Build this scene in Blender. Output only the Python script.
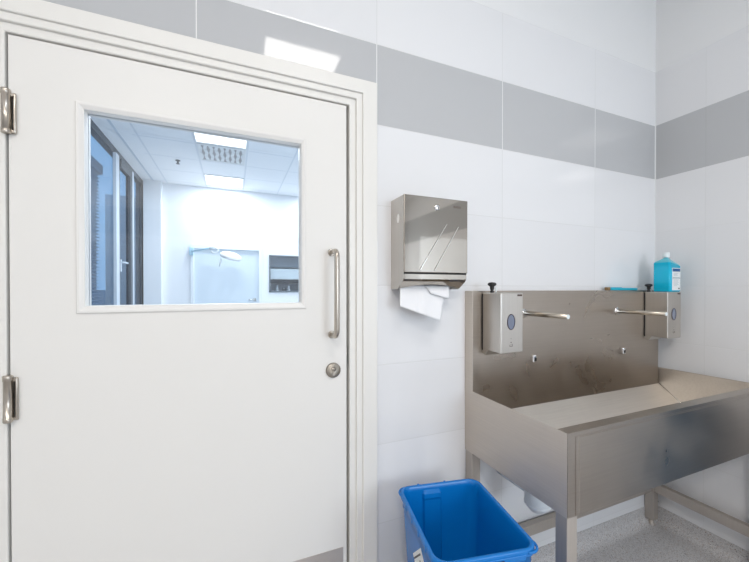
import bpy, bmesh, math, random
from mathutils import Vector, Matrix, Euler
random.seed(7)
PI = math.pi
scn = bpy.context.scene
for o in list(bpy.data.objects):
    bpy.data.objects.remove(o)
COL = scn.collection
CH = 1.30                     # camera height above the floor

# ------------------------------------------------------------------ camera
cam_d = bpy.data.cameras.new('camera')
cam = bpy.data.objects.new('camera', cam_d); COL.objects.link(cam)
cam.location = (0, -1.1859, CH)
cam.rotation_euler = (PI/2 - 0.00675, 0, -0.3914)
cam_d.sensor_width = 36.0
cam_d.lens = 343.23/749*36
cam_d.shift_y = 0.01316
cam_d.clip_start = 0.02
scn.camera = cam

# ------------------------------------------------------------------ view, world
scn.view_settings.view_transform = 'Standard'
scn.view_settings.look = 'None'
scn.view_settings.gamma = 1.0
scn.view_settings.use_curve_mapping = False
scn.view_settings.exposure = 0.0
w = bpy.data.worlds.new('sky'); scn.world = w
w.use_nodes = True
bg = w.node_tree.nodes['Background']
bg.inputs[0].default_value = (0.50, 0.74, 1.0, 1)
bg.inputs[1].default_value = 1.6

# ------------------------------------------------------------------ large lights
def area(name, loc, rot, sx, sy, power, col):
    d = bpy.data.lights.new(name, 'AREA'); d.shape = 'RECTANGLE'
    d.size = sx; d.size_y = sy; d.energy = power; d.color = col
    o = bpy.data.objects.new(name, d); COL.objects.link(o)
    o.location = loc; o.rotation_euler = rot
    return o
P_ROOM, P_WIN, P_FAR = 11.3, 29.0, 20.0
L_ROOM = [((0.49, -1.60), 1.0), ((-0.60, -2.58), 3.0)]     # centres of the ceiling panels, share
CEIL = CH + 1.77
for (x, y), k in L_ROOM:
    area('ceiling_panel_light', (x, y, CEIL-0.012), (0, 0, 0), 0.54, 0.54, P_ROOM*k, (1.0, 0.96, 0.91))
# daylight entering by the window of the wall behind the camera
area('window_daylight', (1.42, -3.36, 1.45), (PI/2, 0, 0), 0.95, 1.2, P_WIN, (0.80, 0.90, 1.0)).rotation_euler = (PI/2, 0, 0)
FCEIL = CH + 1.60
L_FAR = [(-0.11, 4.41), (-0.11, 2.74), (1.5, 4.41), (1.5, 2.74), (-0.11, 1.1), (1.5, 1.1)]
for x, y in L_FAR:
    area('far_ceiling_panel_light', (x, y, FCEIL-0.012), (0, 0, 0), 0.48, 0.48, P_FAR, (0.86, 0.93, 1.0))

# ------------------------------------------------------------------ materials
def nmat(name):
    m = bpy.data.materials.new(name); m.use_nodes = True
    nt = m.node_tree; b = nt.nodes['Principled BSDF']
    return m, nt, b
def plain(name, col, rough=0.5, metal=0.0, spec=0.5, bump=0.0, bscale=200.0, var=0.0, coat=0.0):
    m, nt, b = nmat(name)
    b.inputs['Base Color'].default_value = (*col, 1)
    b.inputs['Roughness'].default_value = rough
    b.inputs['Metallic'].default_value = metal
    b.inputs['Specular IOR Level'].default_value = spec
    b.inputs['Coat Weight'].default_value = coat
    tc = nt.nodes.new('ShaderNodeTexCoord')
    n = nt.nodes.new('ShaderNodeTexNoise'); n.inputs['Scale'].default_value = bscale
    nt.links.new(tc.outputs['Object'], n.inputs['Vector'])
    if bump:
        bp = nt.nodes.new('ShaderNodeBump'); bp.inputs['Strength'].default_value = bump
        bp.inputs['Distance'].default_value = 0.001
        nt.links.new(n.outputs['Fac'], bp.inputs['Height'])
        nt.links.new(bp.outputs['Normal'], b.inputs['Normal'])
    mr = nt.nodes.new('ShaderNodeMapRange')
    mr.inputs['To Min'].default_value = max(0.0, rough-var-0.01); mr.inputs['To Max'].default_value = min(1.0, rough+var+0.01)
    nt.links.new(n.outputs['Fac'], mr.inputs['Value'])
    nt.links.new(mr.outputs['Result'], b.inputs['Roughness'])
    return m
def steel(name, col, rough, stretch=(6, 6, 260), smear=0.10, brush=0.05):
    """brushed stainless: stretched grain in the normal, cloudy wipe marks in gloss"""
    m, nt, b = nmat(name)
    N = nt.nodes; L = nt.links
    b.inputs['Metallic'].default_value = 1.0
    tc = N.new('ShaderNodeTexCoord')
    mp = N.new('ShaderNodeMapping'); mp.inputs['Scale'].default_value = stretch
    L.new(tc.outputs['Object'], mp.inputs['Vector'])
    n1 = N.new('ShaderNodeTexNoise'); n1.inputs['Scale'].default_value = 1.0; n1.inputs['Detail'].default_value = 3
    L.new(mp.outputs['Vector'], n1.inputs['Vector'])
    n2 = N.new('ShaderNodeTexNoise'); n2.inputs['Scale'].default_value = 5.0; n2.inputs['Detail'].default_value = 2.5
    n2.inputs['Distortion'].default_value = 1.2
    L.new(tc.outputs['Object'], n2.inputs['Vector'])
    mr = N.new('ShaderNodeMapRange')
    mr.inputs['From Min'].default_value = 0.1; mr.inputs['From Max'].default_value = 0.9; mr.interpolation_type = 'SMOOTHSTEP'
    mr.inputs['To Min'].default_value = max(0.03, rough-smear); mr.inputs['To Max'].default_value = rough+smear
    L.new(n2.outputs['Fac'], mr.inputs['Value']); L.new(mr.outputs['Result'], b.inputs['Roughness'])
    cr = N.new('ShaderNodeValToRGB')
    cr.color_ramp.interpolation = 'EASE'; cr.color_ramp.elements[0].position = 0.22; cr.color_ramp.elements[1].position = 0.78
    cr.color_ramp.elements[0].color = (col[0]*.95, col[1]*.945, col[2]*.94, 1)
    cr.color_ramp.elements[1].color = (min(1, col[0]*1.05), min(1, col[1]*1.05), min(1, col[2]*1.05), 1)
    mxx = N.new('ShaderNodeMath'); mxx.operation = 'MULTIPLY_ADD'; mxx.inputs[1].default_value = 0.55; L.new(n1.outputs['Fac'], mxx.inputs[0])
    m2 = N.new('ShaderNodeMath'); m2.operation = 'MULTIPLY'; m2.inputs[1].default_value = 0.45; L.new(n2.outputs['Fac'], m2.inputs[0]); L.new(m2.outputs[0], mxx.inputs[2])
    L.new(mxx.outputs[0], cr.inputs['Fac']); L.new(cr.outputs['Color'], b.inputs['Base Color'])
    bp = N.new('ShaderNodeBump'); bp.inputs['Strength'].default_value = brush; bp.inputs['Distance'].default_value = 0.0015
    L.new(n1.outputs['Fac'], bp.inputs['Height']); L.new(bp.outputs['Normal'], b.inputs['Normal'])
    return m
def tile_mat(name, axis, off, gr=(0.69, 0.69, 0.69), gb=(0.80, 0.80, 0.79)):
    """600 x 300 glazed wall tiles, one grey course, plaster above; world position drives it"""
    m, nt, b = nmat(name); N = nt.nodes; L = nt.links
    g = N.new('ShaderNodeNewGeometry'); sp = N.new('ShaderNodeSeparateXYZ'); L.new(g.outputs['Position'], sp.inputs[0])
    def mth(op, a, bb=None, c=None):
        n = N.new('ShaderNodeMath'); n.operation = op
        for i, v in enumerate((a, bb, c)):
            if v is None: continue
            if isinstance(v, (int, float)): n.inputs[i].default_value = v
            else: L.new(v, n.inputs[i])
        return n.outputs[0]
    def joint(coord, o, pitch, half):
        s = mth('DIVIDE', mth('SUBTRACT', coord, o), pitch)
        f = mth('FRACT', s)
        d = mth('MULTIPLY', mth('MINIMUM', f, mth('SUBTRACT', 1.0, f)), pitch)
        return d, mth('LESS_THAN', d, half)
    u = sp.outputs[axis]; z = sp.outputs[2]
    dv, jv = joint(u, off, 0.6, 0.0016)
    dh, jh = joint(z, CH+0.612, 0.3, 0.0013)
    band = mth('MULTIPLY', mth('GREATER_THAN', z, CH+0.612), mth('LESS_THAN', z, CH+0.912))
    tiled = mth('LESS_THAN', z, CH+1.2115)
    j = mth('MULTIPLY', mth('MAXIMUM', jv, jh), tiled)
    def mix(fac, a, bb):
        n = N.new('ShaderNodeMix'); n.data_type = 'RGBA'; L.new(fac, n.inputs[0])
        for i, v in ((6, a), (7, bb)):
            if isinstance(v, tuple): n.inputs[i].default_value = (*v, 1)
            else: L.new(v, n.inputs[i])
        return n.outputs[2]
    # one value per tile so that neighbours differ a hair
    ws = N.new('ShaderNodeTexWhiteNoise'); ws.noise_dimensions = '2D'
    cb = N.new('ShaderNodeCombineXYZ')
    L.new(mth('FLOOR', mth('DIVIDE', mth('SUBTRACT', u, off), 0.6)), cb.inputs[0])
    L.new(mth('FLOOR', mth('DIVIDE', mth('SUBTRACT', z, CH+0.612), 0.3)), cb.inputs[1])
    L.new(cb.outputs[0], ws.inputs['Vector'])
    white = mix(ws.outputs['Value'], (0.79, 0.79, 0.80), (0.82, 0.82, 0.83))
    body = mix(band, white, (0.52, 0.525, 0.535))
    body = mix(tiled, (0.83, 0.83, 0.83), body)
    grout = mix(band, gr, gb)
    L.new(mix(j, body, grout), b.inputs['Base Color'])
    rr = mth('ADD', mth('MULTIPLY', tiled, -0.50), 0.55)
    rr = mth('ADD', rr, mth('MULTIPLY', mth('SUBTRACT', 1.0, band), 0.0))
    L.new(mth('MAXIMUM', rr, mth('MULTIPLY', j, 0.6)), b.inputs['Roughness'])
    b.inputs['Specular IOR Level'].default_value = 0.45
    bp = N.new('ShaderNodeBump'); bp.inputs['Strength'].default_value = 0.4; bp.inputs['Distance'].default_value = 0.0008
    h = mth('MINIMUM', mth('MINIMUM', dv, dh), 0.004)
    L.new(mth('MULTIPLY', mth('MULTIPLY', h, 250.0), tiled), bp.inputs['Height'])
    L.new(bp.outputs['Normal'], b.inputs['Normal'])
    return m
def floor_mat():
    m, nt, b = nmat('speckled_vinyl'); N = nt.nodes; L = nt.links
    g = N.new('ShaderNodeNewGeometry')
    def vor(scale):
        v = N.new('ShaderNodeTexVoronoi'); v.inputs['Scale'].default_value = scale
        L.new(g.outputs['Position'], v.inputs['Vector']); return v
    base = (0.58, 0.565, 0.56, 1)
    prev = None
    for sc, thr, colr in ((420, 0.72, (0.60, 0.59, 0.59, 1)), (480, 0.80, (0.36, 0.35, 0.36, 1)), (300, 0.93, (0.24, 0.22, 0.22, 1)), (330, 0.90, (0.66, 0.65, 0.65, 1)), (300, 0.96, (0.42, 0.33, 0.27, 1))):
        v = vor(sc)
        s = N.new('ShaderNodeSeparateColor'); L.new(v.outputs['Color'], s.inputs[0])
        c = N.new('ShaderNodeMath'); c.operation = 'GREATER_THAN'; c.inputs[1].default_value = thr
        L.new(s.outputs[0], c.inputs[0])
        mx = N.new('ShaderNodeMix'); mx.data_type = 'RGBA'
        L.new(c.outputs[0], mx.inputs[0])
        if prev is None: mx.inputs[6].default_value = base
        else: L.new(prev, mx.inputs[6])
        mx.inputs[7].default_value = colr
        prev = mx.outputs[2]
    L.new(prev, b.inputs['Base Color'])
    b.inputs['Roughness'].default_value = 0.42
    return m
def grid_ceiling_mat():
    m, nt, b = nmat('grid_ceiling'); N = nt.nodes; L = nt.links
    g = N.new('ShaderNodeNewGeometry'); sp = N.new('ShaderNodeSeparateXYZ'); L.new(g.outputs['Position'], sp.inputs[0])
    outs = []
    for ax, off in ((0, -0.377), (1, 4.69)):
        a = N.new('ShaderNodeMath'); a.operation = 'SUBTRACT'; L.new(sp.outputs[ax], a.inputs[0]); a.inputs[1].default_value = off
        p = N.new('ShaderNodeMath'); p.operation = 'PINGPONG'; L.new(a.outputs[0], p.inputs[0]); p.inputs[1].default_value = 0.2685
        l = N.new('ShaderNodeMath'); l.operation = 'LESS_THAN'; L.new(p.outputs[0], l.inputs[0]); l.inputs[1].default_value = 0.010
        outs.append(l.outputs[0])
    mx = N.new('ShaderNodeMath'); mx.operation = 'MAXIMUM'; L.new(outs[0], mx.inputs[0]); L.new(outs[1], mx.inputs[1])
    tiled = N.new('ShaderNodeMath'); tiled.operation = 'GREATER_THAN'; L.new(sp.outputs[0], tiled.inputs[0]); tiled.inputs[1].default_value = -0.965
    an = N.new('ShaderNodeMath'); an.operation = 'MULTIPLY'; L.new(mx.outputs[0], an.inputs[0]); L.new(tiled.outputs[0], an.inputs[1])
    c = N.new('ShaderNodeMix'); c.data_type = 'RGBA'; L.new(an.outputs[0], c.inputs[0])
    c.inputs[6].default_value = (0.90, 0.91, 0.92, 1); c.inputs[7].default_value = (0.76, 0.79, 0.82, 1)
    L.new(c.outputs[2], b.inputs['Base Color']); b.inputs['Roughness'].default_value = 0.85
    return m
def emit(name, col, s):
    m = bpy.data.materials.new(name); m.use_nodes = True; nt = m.node_tree
    nt.nodes.remove(nt.nodes['Principled BSDF'])
    e = nt.nodes.new('ShaderNodeEmission'); e.inputs[0].default_value = (*col, 1); e.inputs[1].default_value = s
    nt.links.new(e.outputs[0], nt.nodes['Material Output'].inputs[0])
    return m
def glass(name, tint, refl=0.08):
    m = bpy.data.materials.new(name); m.use_nodes = True; nt = m.node_tree
    nt.nodes.remove(nt.nodes['Principled BSDF'])
    t = nt.nodes.new('ShaderNodeBsdfTransparent'); t.inputs[0].default_value = (*tint, 1)
    g = nt.nodes.new('ShaderNodeBsdfGlossy'); g.inputs['Roughness'].default_value = 0.01
    mx = nt.nodes.new('ShaderNodeMixShader'); mx.inputs[0].default_value = refl
    nt.links.new(t.outputs[0], mx.inputs[1]); nt.links.new(g.outputs[0], mx.inputs[2])
    nt.links.new(mx.outputs[0], nt.nodes['Material Output'].inputs[0])
    return m

M = {}
M['tile_back'] = tile_mat('wall_tile_back', 0, -0.1014)
M['tile_side'] = tile_mat('wall_tile_side', 1, -0.2232, (0.74, 0.74, 0.745), (0.47, 0.475, 0.48))
M['vinyl'] = floor_mat()
M['plaster'] = plain('white_plaster', (0.80, 0.80, 0.80), 0.8, bump=0.05)
M['door'] = plain('door_paint', (0.81, 0.79, 0.755), 0.42, spec=0.35, bump=0.03, bscale=500)
M['frame'] = plain('frame_paint', (0.81, 0.79, 0.75), 0.38, spec=0.4)
M['bead'] = plain('bead_paint', (0.81, 0.79, 0.76), 0.35, spec=0.4)
M['nickel'] = plain('satin_nickel', (0.52, 0.47, 0.41), 0.28, metal=1.0, bump=0.03, bscale=300)
M['steel_front_dim'] = steel('brushed_steel_front_dim', (0.42, 0.375, 0.33), 0.31, stretch=(4, 90, 220), smear=.05)  # front steel, dim reflections put into the colour; same metal as side and bowl
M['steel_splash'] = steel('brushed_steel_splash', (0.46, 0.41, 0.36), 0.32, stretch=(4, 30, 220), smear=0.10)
M['steel_side_lit'] = steel('brushed_steel_side_lit', (0.66, 0.60, 0.535), 0.58, stretch=(60, 4, 220), smear=.05)  # same steel, colour lightened for the white door it reflects
M['steel_bowl_lit'] = steel('satin_steel_bowl_lit', (0.76, 0.71, 0.65), 0.44, stretch=(5, 120, 120), smear=0.06)  # same steel, colour lightened further to paint in the bowl's brightness
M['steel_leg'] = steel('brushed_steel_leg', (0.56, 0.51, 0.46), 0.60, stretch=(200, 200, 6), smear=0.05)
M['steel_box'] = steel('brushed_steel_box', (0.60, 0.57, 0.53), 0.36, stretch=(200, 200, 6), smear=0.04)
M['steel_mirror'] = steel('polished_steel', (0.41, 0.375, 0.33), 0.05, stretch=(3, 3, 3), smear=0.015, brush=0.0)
M['steel_bright'] = plain('bright_steel', (0.80, 0.78, 0.74), 0.16, metal=1.0)
M['spout'] = plain('spout_steel', (0.58, 0.52, 0.44), 0.30, metal=1.0)
M['chrome'] = plain('chrome', (0.85, 0.85, 0.86), 0.06, metal=1.0)
for k_ in ('steel_side_lit', 'steel_leg'): M[k_].node_tree.nodes['Principled BSDF'].inputs['Metallic'].default_value = 0.85
M['dark'] = plain('dark_gap', (0.02, 0.02, 0.02), 0.7)
M['black'] = plain('black_plastic', (0.015, 0.015, 0.016), 0.3)
M['bin'] = plain('blue_bin_plastic', (0.001, 0.175, 0.55), 0.26, spec=0.5, bump=0.04, bscale=400)
M['paper'] = plain('white_paper', (0.86, 0.86, 0.875), 0.9, bump=0.3, bscale=500)
M['label'] = plain('paper_label', (0.85, 0.87, 0.87), 0.5)
M['ink'] = plain('label_ink', (0.05, 0.05, 0.06), 0.6)
M['ink_grey'] = plain('label_ink_grey', (0.33, 0.43, 0.47), 0.6)
M['ink_navy'] = plain('label_ink_navy', (0.01, 0.09, 0.27), 0.6)
M['brand'] = plain('brand_print', (0.09, 0.055, 0.045), 0.6)
M['cyan'] = plain('turquoise_liquid_bottle', (0.0, 0.50, 0.74), 0.22, bump=0.01)
M['cyan_top'] = plain('turquoise_translucent_plastic', (0.12, 0.55, 0.66), 0.3)
M['capw'] = plain('white_cap', (0.80, 0.85, 0.86), 0.4)
M['brush'] = plain('turquoise_plastic', (0.01, 0.42, 0.58), 0.35)
M['bristle'] = plain('brown_bristle', (0.30, 0.20, 0.10), 0.9)
M['white_pvc'] = plain('white_pvc', (0.78, 0.82, 0.85), 0.35)
M['sight'] = plain('sight_glass', (0.16, 0.19, 0.27), 0.08, coat=1.0)
M['sight_rim'] = plain('sight_rim', (0.06, 0.045, 0.07), 0.3)
M['green'] = plain('latch_green', (0.06, 0.14, 0.12), 0.4)
M['glass'] = glass('door_glass', (0.96, 0.98, 1.0), 0.05)
M['lamp'] = emit('panel_diffuser', (1.0, 0.98, 0.95), 1.6)
M['lamp_far'] = emit('panel_diffuser_far', (0.97, 0.99, 1.0), 2.2)
M['far_wall'] = plain('far_white_wall', (0.86, 0.88, 0.90), 0.7)
M['far_ceiling'] = grid_ceiling_mat()
M['far_floor'] = plain('far_floor_vinyl', (0.55, 0.60, 0.65), 0.4)
M['far_door'] = plain('far_door_paint', (0.66, 0.74, 0.80), 0.45)
M['far_frame'] = plain('far_frame_paint', (0.82, 0.86, 0.89), 0.45)
M['alu_dark'] = plain('slate_aluminium', (0.065, 0.085, 0.105), 0.45, metal=0.0)
M['alu_white'] = plain('pale_aluminium', (0.60, 0.66, 0.72), 0.4)
M['win_glass'] = glass('window_glass', (0.52, 0.62, 0.70), 0.13)
M['blind'] = plain('pale_blind_slat', (0.70, 0.78, 0.84), 0.5)
M['facade'] = plain('blue_grey_render', (0.13, 0.19, 0.24), 0.9)
M['teal'] = plain('teal_render', (0.01, 0.16, 0.26), 0.8)
M['lamp_head'] = plain('lamp_shell', (0.88, 0.88, 0.88), 0.35)
M['lamp_arm'] = plain('lamp_arm_blue', (0.45, 0.68, 0.80), 0.4)
M['vent'] = plain('vent_white', (0.78, 0.79, 0.79), 0.5)
M['vent_dark'] = plain('vent_dark', (0.42, 0.41, 0.40), 0.8)
M['shade_grey'] = plain('grey_shade', (0.15, 0.175, 0.20), 0.7)
M['shelf'] = plain('shelf_pale', (0.62, 0.67, 0.66), 0.5)

# ------------------------------------------------------------------ mesh helpers
def link(name, bm, mat, parent=None, smooth=False, bevel=0.0, seg=2):
    me = bpy.data.meshes.new(name)
    bmesh.ops.recalc_face_normals(bm, faces=bm.faces[:])
    bm.to_mesh(me); bm.free()
    o = bpy.data.objects.new(name, me); COL.objects.link(o)
    mats = mat if isinstance(mat, (list, tuple)) else [mat]
    for x in mats: me.materials.append(x)
    if parent is not None:
        o.parent = parent
    if smooth:
        for p in me.polygons: p.use_smooth = True
    if bevel:
        md = o.modifiers.new('edge', 'BEVEL'); md.width = bevel; md.segments = seg; md.limit_method = 'ANGLE'
        md.angle_limit = math.radians(35); md.harden_normals = False
    return o
def tag(o, label, cat, group=None, kind=None):
    o['label'] = label; o['category'] = cat
    if group: o['group'] = group
    if kind: o['kind'] = kind
    return o
def empty(name, loc=(0, 0, 0), rz=0.0):
    o = bpy.data.objects.new(name, None); COL.objects.link(o)
    o.empty_display_size = 0.1
    o.location = loc; o.rotation_euler = (0, 0, rz)
    return o
def box(bm, x0, x1, y0, y1, z0, z1, mi=0):
    vs = [bm.verts.new((x, y, z)) for x in (x0, x1) for y in (y0, y1) for z in (z0, z1)]
    for q in ((0, 1, 3, 2), (4, 6, 7, 5), (0, 4, 5, 1), (2, 3, 7, 6), (0, 2, 6, 4), (1, 5, 7, 3)):
        f = bm.faces.new([vs[i] for i in q]); f.material_index = mi
    return vs
def bxo(name, b, mat, parent=None, bevel=0.0, off=(0, 0, 0)):
    bm = bmesh.new()
    box(bm, b[0]-off[0], b[1]-off[0], b[2]-off[1], b[3]-off[1], b[4]-off[2], b[5]-off[2])
    return link(name, bm, mat, parent, bevel=bevel)
def boxes(name, bl, mat, parent=None, bevel=0.0, off=(0, 0, 0)):
    bm = bmesh.new()
    for b in bl: box(bm, b[0]-off[0], b[1]-off[0], b[2]-off[1], b[3]-off[1], b[4]-off[2], b[5]-off[2])
    return link(name, bm, mat, parent, bevel=bevel)
def frame_ring(p0, p1):
    d = (p1-p0).normalized()
    up = Vector((0, 0, 1)) if abs(d.z) < 0.9 else Vector((1, 0, 0))
    a = d.cross(up).normalized(); b = a.cross(d).normalized()
    return a, b
def tube(bm, pts, r, n=16, cap=True, mi=0):
    pts = [Vector(p) for p in pts]
    rs = r if isinstance(r, (list, tuple)) else [r]*len(pts)
    rings = []
    a = None
    for i, p in enumerate(pts):
        if i == 0: d = pts[1]-pts[0]
        elif i == len(pts)-1: d = pts[-1]-pts[-2]
        else: d = (pts[i+1]-p).normalized() + (p-pts[i-1]).normalized()
        d.normalize()
        if a is None:
            up = Vector((0, 0, 1)) if abs(d.z) < 0.9 else Vector((1, 0, 0))
            a = d.cross(up).normalized()
        else:
            a = (a - d*a.dot(d)).normalized()
        b = d.cross(a)
        rings.append([bm.verts.new(p + (a*math.cos(2*PI*k/n) + b*math.sin(2*PI*k/n))*rs[i]) for k in range(n)])
    for i in range(len(rings)-1):
        for k in range(n):
            f = bm.faces.new((rings[i][k], rings[i][(k+1) % n], rings[i+1][(k+1) % n], rings[i+1][k])); f.material_index = mi; f.smooth = True
    if cap:
        bm.faces.new(rings[0][::-1]).material_index = mi; bm.faces.new(rings[-1]).material_index = mi
def lathe(bm, prof, c, axis='Z', n=28, mi=0):
    c = Vector(c); rings = []
    for r, h in prof:
        ring = []
        for k in range(n):
            t = 2*PI*k/n
            if axis == 'Z': v = Vector((r*math.cos(t), r*math.sin(t), h))
            elif axis == 'Y': v = Vector((r*math.cos(t), h, r*math.sin(t)))
            else: v = Vector((h, r*math.cos(t), r*math.sin(t)))
            ring.append(bm.verts.new(c+v))
        rings.append(ring)
    for i in range(len(rings)-1):
        for k in range(n):
            f = bm.faces.new((rings[i][k], rings[i][(k+1) % n], rings[i+1][(k+1) % n], rings[i+1][k])); f.material_index = mi; f.smooth = True
    bm.faces.new(rings[0][::-1]); bm.faces.new(rings[-1])
def prism(bm, poly, axis, a0, a1):
    """closed polygon extruded along an axis; poly in the two other axes' order"""
    def mk(p, a):
        if axis == 'X': return (a, p[0], p[1])
        if axis == 'Y': return (p[0], a, p[1])
        return (p[0], p[1], a)
    A = [bm.verts.new(mk(p, a0)) for p in poly]; B = [bm.verts.new(mk(p, a1)) for p in poly]
    n = len(poly)
    for i in range(n): bm.faces.new((A[i], A[(i+1) % n], B[(i+1) % n], B[i]))
    bm.faces.new(A[::-1]); bm.faces.new(B)
def rrect(x0, x1, y0, y1, r, n=6):
    pts = []
    for cx, cy, a0 in ((x1-r, y1-r, 0), (x0+r, y1-r, 90), (x0+r, y0+r, 180), (x1-r, y0+r, 270)):
        for k in range(n+1):
            a = math.radians(a0 + 90*k/n); pts.append((cx+r*math.cos(a), cy+r*math.sin(a)))
    return pts
def loft(bm, loops, mi=0, close_first=True, close_last=True, smooth=True):
    R = [[bm.verts.new(p) for p in lp] for lp in loops]
    n = len(R[0])
    for i in range(len(R)-1):
        for k in range(n):
            f = bm.faces.new((R[i][k], R[i][(k+1) % n], R[i+1][(k+1) % n], R[i+1][k])); f.material_index = mi; f.smooth = smooth
    if close_first: bm.faces.new(R[0][::-1])
    if close_last: bm.faces.new(R[-1])
def text(name, body, size, loc, rot, mat, parent=None):
    c = bpy.data.curves.new(name+'_curve', 'FONT'); c.body = body; c.size = size; c.extrude = 0.0001
    c.align_x = 'CENTER'; c.align_y = 'CENTER'
    t = bpy.data.objects.new(name+'_curve', c); COL.objects.link(t)
    bpy.context.view_layer.update()
    me = bpy.data.meshes.new_from_object(t.evaluated_get(bpy.context.evaluated_depsgraph_get()))
    bpy.data.objects.remove(t)
    me.materials.clear()
    o = bpy.data.objects.new(name, me); COL.objects.link(o)
    o.location = loc; o.rotation_euler = rot; me.materials.append(mat)
    if parent is not None: o.parent = parent
    return o
def Z(z): return z + CH      # height given relative to the lens

# ================================================================== THE ROOM
XR, YF, XL = 2.196, -3.40, -1.55
def structure(o, label, cat): return tag(o, label, cat, kind='structure')
structure(bxo('floor', (XL-.1, XR+.1, YF-.1, 0.0, -0.10, 0.0), M['vinyl']), 'speckled grey vinyl floor under the steel sink', 'floor')
structure(bxo('ceiling', (XL-.1, XR+.1, YF-.1, 0.12, CEIL, CEIL+.1), M['plaster']), 'plain white ceiling of the washing room', 'ceiling')
DX0, DX1, DTOP = -0.590, 0.450, Z(0.720)        # rough opening
structure(boxes('wall_back', [(XL-.1, DX0, 0, .12, 0, CEIL), (DX1, XR+.1, 0, .12, 0, CEIL), (DX0, DX1, 0, .12, DTOP, CEIL)], M['tile_back']),
          'white tiled wall with a grey band, behind the sink and around the door', 'wall')
structure(bxo('wall_right', (XR, XR+.1, YF-.1, 0.0, 0, CEIL), M['tile_side']), 'white tiled side wall with a grey band, right of the sink', 'wall')
structure(bxo('wall_left', (XL-.1, XL, YF-.1, 0.0, 0, CEIL), M['tile_side']), 'white tiled side wall left of the door', 'wall')
WX0, WX1, WZ0, WZ1 = 0.9, 1.95, 0.80, 2.10
structure(boxes('wall_front', [(XL, WX0, YF-.1, YF, 0, CEIL), (WX1, XR, YF-.1, YF, 0, CEIL), (WX0, WX1, YF-.1, YF, 0, WZ0), (WX0, WX1, YF-.1, YF, WZ1, CEIL)], M['tile_back']),
          'white tiled wall behind the camera with a window', 'wall')
wf = boxes('window_1', [(WX0, WX1, YF-.07, YF-.02, WZ0, WZ0+.05), (WX0, WX1, YF-.07, YF-.02, WZ1-.05, WZ1), (WX0, WX0+.05, YF-.07, YF-.02, WZ0, WZ1), (WX1-.05, WX1, YF-.07, YF-.02, WZ0, WZ1), (1.40, 1.45, YF-.07, YF-.02, WZ0, WZ1)], M['alu_dark'])
structure(wf, 'daylight window with a dark frame in the wall behind the camera', 'window')
bxo('pane', (WX0+.05, WX1-.05, YF-.05, YF-.045, WZ0+.05, WZ1-.05), M['win_glass'], wf)

# coved skirting: the vinyl runs up the wall
def cove_profile():
    pts = [(0.0, 0.0)]
    R = 0.045
    pts += [(-R-0.003, 0.0)]
    for k in range(1, 8):
        a = math.radians(90*k/7); pts.append((-0.003-R+R*math.sin(a), R-R*math.cos(a)))
    pts += [(-0.003, 0.086), (0.0, 0.086)]
    return pts
bm = bmesh.new(); prism(bm, cove_profile(), 'X', 0.4976, XR)
structure(link('baseboard_back', bm, M['vinyl']), 'speckled vinyl cove skirting along the wall behind the sink', 'skirting')
bm = bmesh.new(); prism(bm, [(XR+p[0], p[1]) for p in cove_profile()], 'Y', YF, 0.0)
structure(link('baseboard_right', bm, M['vinyl']), 'speckled vinyl cove skirting along the right side wall', 'skirting')
# white silicone bead in the corner of the tiles
bm = bmesh.new(); prism(bm, [(XR-.004, 0), (XR, 0), (XR, -.004)], 'Z', 0.087, Z(1.2115))
structure(link('trim_1', bm, plain('white_silicone', (0.72, 0.73, 0.73), 0.4)), 'thin pale sealant bead in the tiled corner', 'sealant')

# ceiling light panels of this room
def panel(x, y, z, s, lab, dif, group):
    e = empty('ceiling_light', (x, y, z)); tag(e, lab, 'ceiling light', group)
    h = s/2
    boxes('frame', [(-h-.015, h+.015, -h-.015, -h, -.012, 0), (-h-.015, h+.015, h, h+.015, -.012, 0), (-h-.015, -h, -h, h, -.012, 0), (h, h+.015, -h, h, -.012, 0)], M['vent'], e)
    bxo('diffuser', (-h, h, -h, h, -.006, -.001), dif, e)
    return e
panel(0.49, -1.60, CEIL, 0.56, 'square lit ceiling panel above the camera, near the door', M['lamp'], None)
panel(-0.60, -2.58, CEIL, 0.56, 'square lit ceiling panel behind the camera, near the left side wall', M['lamp'], None)

# ================================================================== DOOR FRAME (casing, rebate, stop)
LX0, LX1, LTOP = -0.5357, 0.3795, Z(0.6575)
fr = empty('trim_2', (0, 0, 0)); structure(fr, 'cream white moulded frame around the door', 'door frame')
CO, CI = 0.4930, 0.436     # outer and inner edge of the casing
lo, li = -(CO)+0.0-0.2, -0.592
def casing(name, out_r, in_r, out_l, in_l, top_o, top_i, y0, y1, bev):
    bm = bmesh.new()
    prism(bm, [(out_l, 0), (in_l, 0), (in_l, top_i), (in_r, top_i), (in_r, 0), (out_r, 0), (out_r, top_o), (out_l, top_o)], 'Y', y0, y1)
    link(name, bm, M['frame'], fr, bevel=bev)
casing('casing', CO, CI, -0.6538, -0.592, Z(0.754), Z(0.706), -0.022, 0.004, 0.003)
casing('rebate', CI+.001, 0.4135, -0.593, -0.5715, Z(0.707), Z(0.685), -0.015, 0.05, 0.003)
casing('jamb', 0.4145, 0.3895, -0.5725, -0.5405, Z(0.686), Z(0.6615), -0.006, 0.125, 0.003)
casing('stop', 0.3925, 0.368, -0.5425, -0.524, Z(0.665), Z(0.645), 0.050, 0.075, 0.0)

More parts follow.
